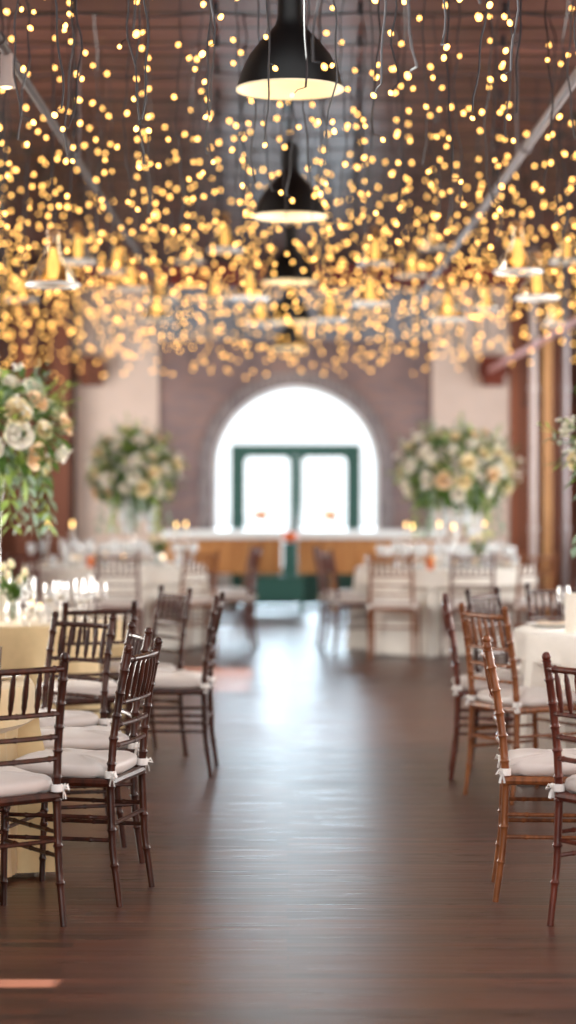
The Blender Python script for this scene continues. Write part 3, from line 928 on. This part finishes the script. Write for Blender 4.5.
# bud vase with tulips near the pillar candle
def bud_vase(x, y, label, seed, n=7):
    rr = random.Random(seed); a = empty('bud_vase', (x, y, TT))
    MB().lathe([(.001, 0), (.04, 0), (.05, .03), (.045, .08), (.03, .11), (.034, .125), (.03, .125), (.026, .11), (.04, .07), (.001, .01)], 16).build('vase', M['clear'], a)
    st = MB()
    for k in range(n):
        t_ = 2 * PI * k / n; e = Vector((.10 * math.cos(t_) * rr.uniform(.5, 1.1), .08 * math.sin(t_), rr.uniform(.2, .32)))
        st.tube([(.01 * math.cos(t_), .01 * math.sin(t_), .02), (.02 * math.cos(t_), .02 * math.sin(t_), .12), e], .003, 5)
        for j in range(5):
            leaf(st, Vector((.02 * math.cos(t_), .02 * math.sin(t_), .12)) + (e - Vector((0, 0, .12))) * (j / 7), Vector((rr.uniform(-1, 1), rr.uniform(-1, 1), .7)), .12, .03, .3, rr)
        b = MB().lathe([(.001, -.022), (.016, -.012), (.02, .004), (.014, .024), (.004, .034), (.001, .034)], 8).build('flower_bud', M['rose_cream'], a, loc=e)
        b.rotation_euler = (rr.uniform(-.4, .4), rr.uniform(-.4, .4), 0)
    st.build('greenery', M['leaf_dark'], a)
    return tag(a, label, 'flower vase')


bud_vase((13 - 288) * 11.3 / F, 11.3, 'low glass vase of cream buds and greenery beside the left pillar candle', 3)
bud_vase((158 - 288) * 19.1 / F, 19.1, 'low glass vase of buds and greenery on the far left table', 4, 6)
bud_vase((478 - 288) * 18.5 / F, 18.5, 'low glass vase of buds and greenery on the far right table', 6, 6)


# ================================================================ CEILING LIGHTS
lamps = []
ORD = ['nearest and largest', 'second nearest', 'third', 'fourth', 'fifth and furthest']
DOME = [(.225, 0), (.222, .012), (.205, .07), (.172, .14), (.125, .20), (.080, .245), (.062, .27), (.052, .31), (.05, .42), (.046, .44)]
for i in range(5):
    y = 8.75 + 4.15 * i; z = 3.146; x = 2 * y / F
    p = empty('pendant_lamp', (x, y, z)); lamps.append((x, y))
    MB().lathe(DOME + [(.03, .46), (.001, .462)], 40).build('shade', M['black'], p)
    MB().lathe([(r - .004, h_ + .001) for r, h_ in DOME[:7]] + [(.03, .268), (.001, .268)], 40).lathe([(.221, 0), (.226, -.003), (.226, .006)], 40).build('shade_lining', M['enamel'], p)
    MB().ball((0, 0, .13), .045, 16, 10).build('bulb', M['lampbulb'], p)
    MB().tube([(0, 0, .165), (0, 0, .268)], .02, 12).build('socket', M['black'], p)
    MB().tube([(0, 0, .46), (0, 0, ZC - z - .03)], .008, 8).build('cord', M['black'], p)
    MB().lathe([(.001, ZC - z), (.06, ZC - z), (.055, ZC - z - .03), (.001, ZC - z - .032)], 18).build('ceiling_rose', M['black'], p)
    tag(p, 'black dome pendant lamp, ' + ORD[i] + ' in the row above the aisle', 'pendant lamp', 'black dome pendants above the aisle')
    l = bpy.data.lights.new('pendant_glow', 'POINT'); l.energy = 1.6; l.color = (1, .78, .5); l.shadow_soft_size = .03
    lo = bpy.data.objects.new('pendant_glow', l); col.objects.link(lo); lo.location = (x, y, z + .055)

# spotlight on the left pipe
s = empty('spotlight', (-1.24, 9.25, zp + .02))
MB().tube([(0, 0, 0), (0, 0, -.05)], .008, 8).build('bracket', M['white_pipe'], s)
MB().lathe([(.001, -.05), (.025, -.05), (.028, -.055), (.028, -.15), (.042, -.19), (.042, -.2), (.038, -.2), (.026, -.16), (.001, -.155)], 18).build('housing', M['white_pipe'], s)
MB().ball((0, 0, -.193), .026, 12, 6, .5).build('bulb', M['lampbulb'], s)
tag(s, 'small white spotlight hanging from the left ceiling pipe', 'spotlight')

# clear bell pendants with amber filaments  (px, py of rim, rim width in px)
BELLS = [(53, 285, 52), (78, 262, 36), (117, 272, 32), (131, 289, 32), (190, 262, 28), (225, 250, 34), (160, 300, 30), (156, 320, 30), (215, 299, 28), (250, 298, 36), (261, 323, 28),
         (375, 264, 34), (412, 276, 31), (433, 248, 27), (370, 304, 36), (330, 320, 31), (518, 272, 47), (537, 298, 42), (448, 320, 36), (486, 309, 26), (556, 324, 26), (566, 262, 33), (22, 300, 30)]
bell_in = [(.14, 0), (.138, .01), (.12, .055), (.09, .10), (.06, .14), (.042, .19), (.036, .24), (.034, .28)]
bellm = MB().lathe(bell_in + [(.031, .28), (.033, .24), (.039, .19), (.057, .139), (.087, .098), (.117, .053), (.135, .01)], 24, closed=True).data('bell_shade', M['bell'])
rim_glint = MB().lathe([(.138 + .011 * math.cos(a), .011 * math.sin(a)) for a in [2 * PI * k / 6 for k in range(6)]], 28, closed=True).data('rim', M['china'])  # highlight along the glass edge, modelled as a white ring
film = MB().lathe([(.001, .03), (.024, .035), (.034, .075), (.032, .13), (.019, .18), (.013, .20), (.001, .2)], 12).data('bulb', M['filament'])
capm = MB().lathe([(.001, .2), (.015, .2), (.015, .27), (.036, .275), (.036, .30), (.01, .31), (.001, .31)], 14).data('socket', M['tan_post'])
hs = []
BL = sorted(BELLS, key=lambda b: -b[2])
names = {518: 'largest clear glass bell pendant at right, glowing amber', 53: 'largest clear glass bell pendant at left, glowing amber'}
for (px, py, wpx) in BL:
    y = min(F * .28 / wpx, 23.5); sc_ = wpx * y / F / .28
    p = at(px, py, y); top = (ZC - p.z) / sc_
    while any((p.x - a) ** 2 + (y - b_) ** 2 < .5 ** 2 for a, b_ in lamps) or any((p.x - a) ** 2 + (y - b_) ** 2 < .36 ** 2 for a, b_, _ in hs):
        y -= .15; p = at(px, py, y); sc_ = wpx * y / F / .28; top = (ZC - p.z) / sc_
    b = empty('glass_bell_pendant', p); b.scale = (sc_,) * 3
    inst('bell_shade', bellm, b); inst('rim', rim_glint, b); inst('bulb', film, b); inst('socket', capm, b)
    MB().tube([(0, 0, .31), (0, 0, top)], .0035, 6).build('cord', M['wire'], b)
    hs.append((p.x, y, .2))
    if px in names: lb, g = names[px], None
    else:
        third = 'left' if px < 230 else ('middle' if px < 345 else 'right')
        lb, g = 'small clear glass bell pendant with amber bulb amid the lights, %s group' % third, 'small bell pendants, %s group' % third
    tag(b, lb, 'pendant lamp', g)

# curtains of fairy lights: a cable across the ceiling, wavy drops, bulbs on each drop
bulb_me = MB().ball((0, 0, 0), .0102, 8, 6, 1.25).data('bulb', M['bulb'])
NUM = 'first second third fourth fifth sixth seventh eighth ninth tenth eleventh twelfth thirteenth fourteenth fifteenth sixteenth seventeenth eighteenth nineteenth twentieth twenty-first twenty-second twenty-third twenty-fourth twenty-fifth twenty-sixth'.split()
rr = random.Random(77)
y = 6.6; ri = 0
nb = 0
while y < 25.2:
    hwid = .1372 * y * 1.1 + .25
    hwid = min(hwid, 3.4)
    row = empty('fairy_light_curtain', (0, y, ZC))
    n = 2 * int(hwid / .30) + 1
    # cable with clips
    cb = [(-hwid + 2 * hwid * k / 40, rr.uniform(-.01, .01), -.05 - .03 * abs(math.sin(PI * k / 40 * 5))) for k in range(41)]
    MB().tube(cb, .0055, 6).build('cable', M['wire'], row)
    for k in range(0, 41, 8):
        MB().tube([(cb[k][0], 0, 0), (cb[k][0], 0, -.07)], .016, 8).build('hook', M['wire'], row)
    step = .27
    x = -hwid + rr.uniform(0, step)
    while x < hwid:
        yy = y + rr.uniform(-.32, .32)
        if any((x - a) ** 2 + (yy - b) ** 2 < .27 ** 2 for a, b in lamps) or any((x - a) ** 2 + (yy - b) ** 2 < .06 for a, b, _ in hs) or (yy > 23.2 and 2.5 < x) or abs(x - 2.46) < .09 or abs(x - 1.36) < .07 or abs(x + 1.24) < .07:
            x += .12; continue
        ln = rr.uniform(1.06, 1.36)
        pts = []; NN = 22
        ax, ay, p1, p2 = rr.uniform(.008, .022), rr.uniform(.008, .02), rr.uniform(0, 6), rr.uniform(0, 6)
        dx = x
        for k in range(NN + 1):
            t_ = k / NN
            pts.append(Vector((dx + ax * math.sin(9 * t_ + p1) * (.3 + t_) + .35 * ax * math.sin(31 * t_ + p2), (yy - y) * min(1, t_ * 5) + ay * math.sin(8 * t_ + p2), -.06 - ln * t_)))
        dr_ = MB().tube(pts, .0040, 5)
        bul = []; ph0 = rr.uniform(0.2, 1.0)
        m_ = rr.choice((4, 5, 5, 6, 6) if y < 13 else (5, 6, 6, 7))
        for k in range(m_):
            t_ = .08 + .92 * max(0, (k + ph0 + rr.uniform(-.35, .35)) / m_)
            t_ = 1.0 if k == m_ - 1 else min(.97, max(.06, t_))
            kk = min(NN - 1, int(t_ * NN)); fr_ = t_ * NN - kk
            p0 = pts[kk].lerp(pts[kk + 1], fr_)
            a = rr.uniform(0, 2 * PI); off = Vector((math.cos(a) * rr.uniform(.02, .07), math.sin(a) * .05, -rr.uniform(.01, .035)))
            dr_.tube([p0, p0 + off * .6 + Vector((0, 0, .008)), p0 + off * .92], .0022, 4)
            bul.append(p0 + off)
        dp = dr_.build('light_drop', M['wire'], row)
        for q in bul:
            inst('bulb', bulb_me, dp, q, (rr.uniform(-.8, .8), rr.uniform(-.8, .8), 0), rr.uniform(.85, 1.15)); nb += 1
        x += step * rr.uniform(.7, 1.3)
    if ri == 0: lb = 'nearest row of warm fairy lights, its dark drops ending along the top edge'
    else: lb = '%s row of warm fairy lights from the viewer, hung across the ceiling' % NUM[ri]
    tag(row, lb, 'string lights', 'rows of fairy lights under the ceiling')
    ri += 1
    y += .86 if y < 14 else .72
print('rows', ri, 'bulbs', nb)

# ================================================================ LIGHT
wd = bpy.data.worlds.new('daylight'); sc.world = wd; wd.use_nodes = True
bg = wd.node_tree.nodes['Background']; bg.inputs['Color'].default_value = (.90, .96, 1, 1); bg.inputs['Strength'].default_value = 1.6


def area(name, loc, rot, sx, sy, e, c):
    l = bpy.data.lights.new(name, 'AREA'); l.shape = 'RECTANGLE'; l.size = sx; l.size_y = sy; l.energy = e; l.color = c
    o = bpy.data.objects.new(name, l); col.objects.link(o); o.location = loc; o.rotation_euler = rot
    return o


# daylight standing outside the arched door, coming in along the aisle
area('daylight_far_door', (AX, YF + 1.2, 1.6), (-PI / 2, 0, 0), 3.0, 3.2, 420, (.66, .86, 1))
# added fill lamps, out of view: right wall, left wall, overhead, behind the viewer
for (a, b, z0, z1) in RW:
    area('added_fill_right', (XW + .25, (a + b) / 2, (z0 + z1) / 2), (0, PI / 2, 0), z1 - z0, b - a, 60 if a < 10 else (330 if a < 15 else (70 if a < 18 else 190)), (1, .96, .91))  # fill added outside the right wall openings
for (a, b) in ((6.7, 9), (11, 14), (20.5, 24.5)):
    struct(MB().box(-XW, -XW + .02, a, b, .9, 3.2).build('added_panel_2' if a == 6.7 else ('added_panel_3' if a == 11 else 'added_panel_4'), M['white_frame'], smooth=False))  # white panels added on the closed left wall, behind the fill lamps
    area('added_fill_left', (-XW + .06, (a + b) / 2, 2.05), (0, -PI / 2, 0), 2.3, b - a, 35 if a < 10 else (330 if a < 18 else 180), (1, .95, .88))  # unseen fill lamp added just inside the closed left wall
area('added_fill_overhead', (0, 5.5, ZC + .05), (0, 0, 0), 4.4, 5, 40, (1, .97, .94))  # soft top fill added above the near hall
area('added_fill_near_end', (0, YB - .3, 2.2), (PI / 2, 0, 0), 7, 4, 320, (1, .96, .92))  # soft frontal fill added behind the viewer
sun = bpy.data.lights.new('sun', 'SUN'); sun.energy = 58.0; sun.angle = .006; sun.color = (.95, 1, .93)
so = bpy.data.objects.new('sun', sun); col.objects.link(so)
dirn = Vector((1, 0, -.6)).normalized(); so.rotation_euler = dirn.to_track_quat('-Z', 'Y').to_euler()

# ================================================================ CAMERA
cd = bpy.data.cameras.new('camera'); cam = bpy.data.objects.new('camera', cd); col.objects.link(cam)
cam.location = (0, 0, CH); cam.rotation_euler = (PI / 2, 0, 0)
cd.sensor_fit = 'VERTICAL'; cd.sensor_height = 36; cd.sensor_width = 36 * 576 / 1024; cd.lens = 36 * F / 1024
cd.shift_y = -(512 - HZ) / 1024
cd.dof.use_dof = True; cd.dof.focus_distance = 7.7; cd.dof.aperture_fstop = 1.35
cd.clip_end = 200
sc.camera = cam

vs = sc.view_settings
sc.display_settings.display_device = 'sRGB'
vs.view_transform = 'Standard'; vs.look = 'None'; vs.exposure = 0; vs.gamma = 1; vs.use_curve_mapping = False
cy = sc.cycles
cy.use_denoising = True
cy.max_bounces = 8; cy.diffuse_bounces = 4; cy.glossy_bounces = 4; cy.transparent_max_bounces = 24; cy.transmission_bounces = 4
cy.caustics_reflective = False; cy.caustics_refractive = False
cy.sample_clamp_indirect = 6
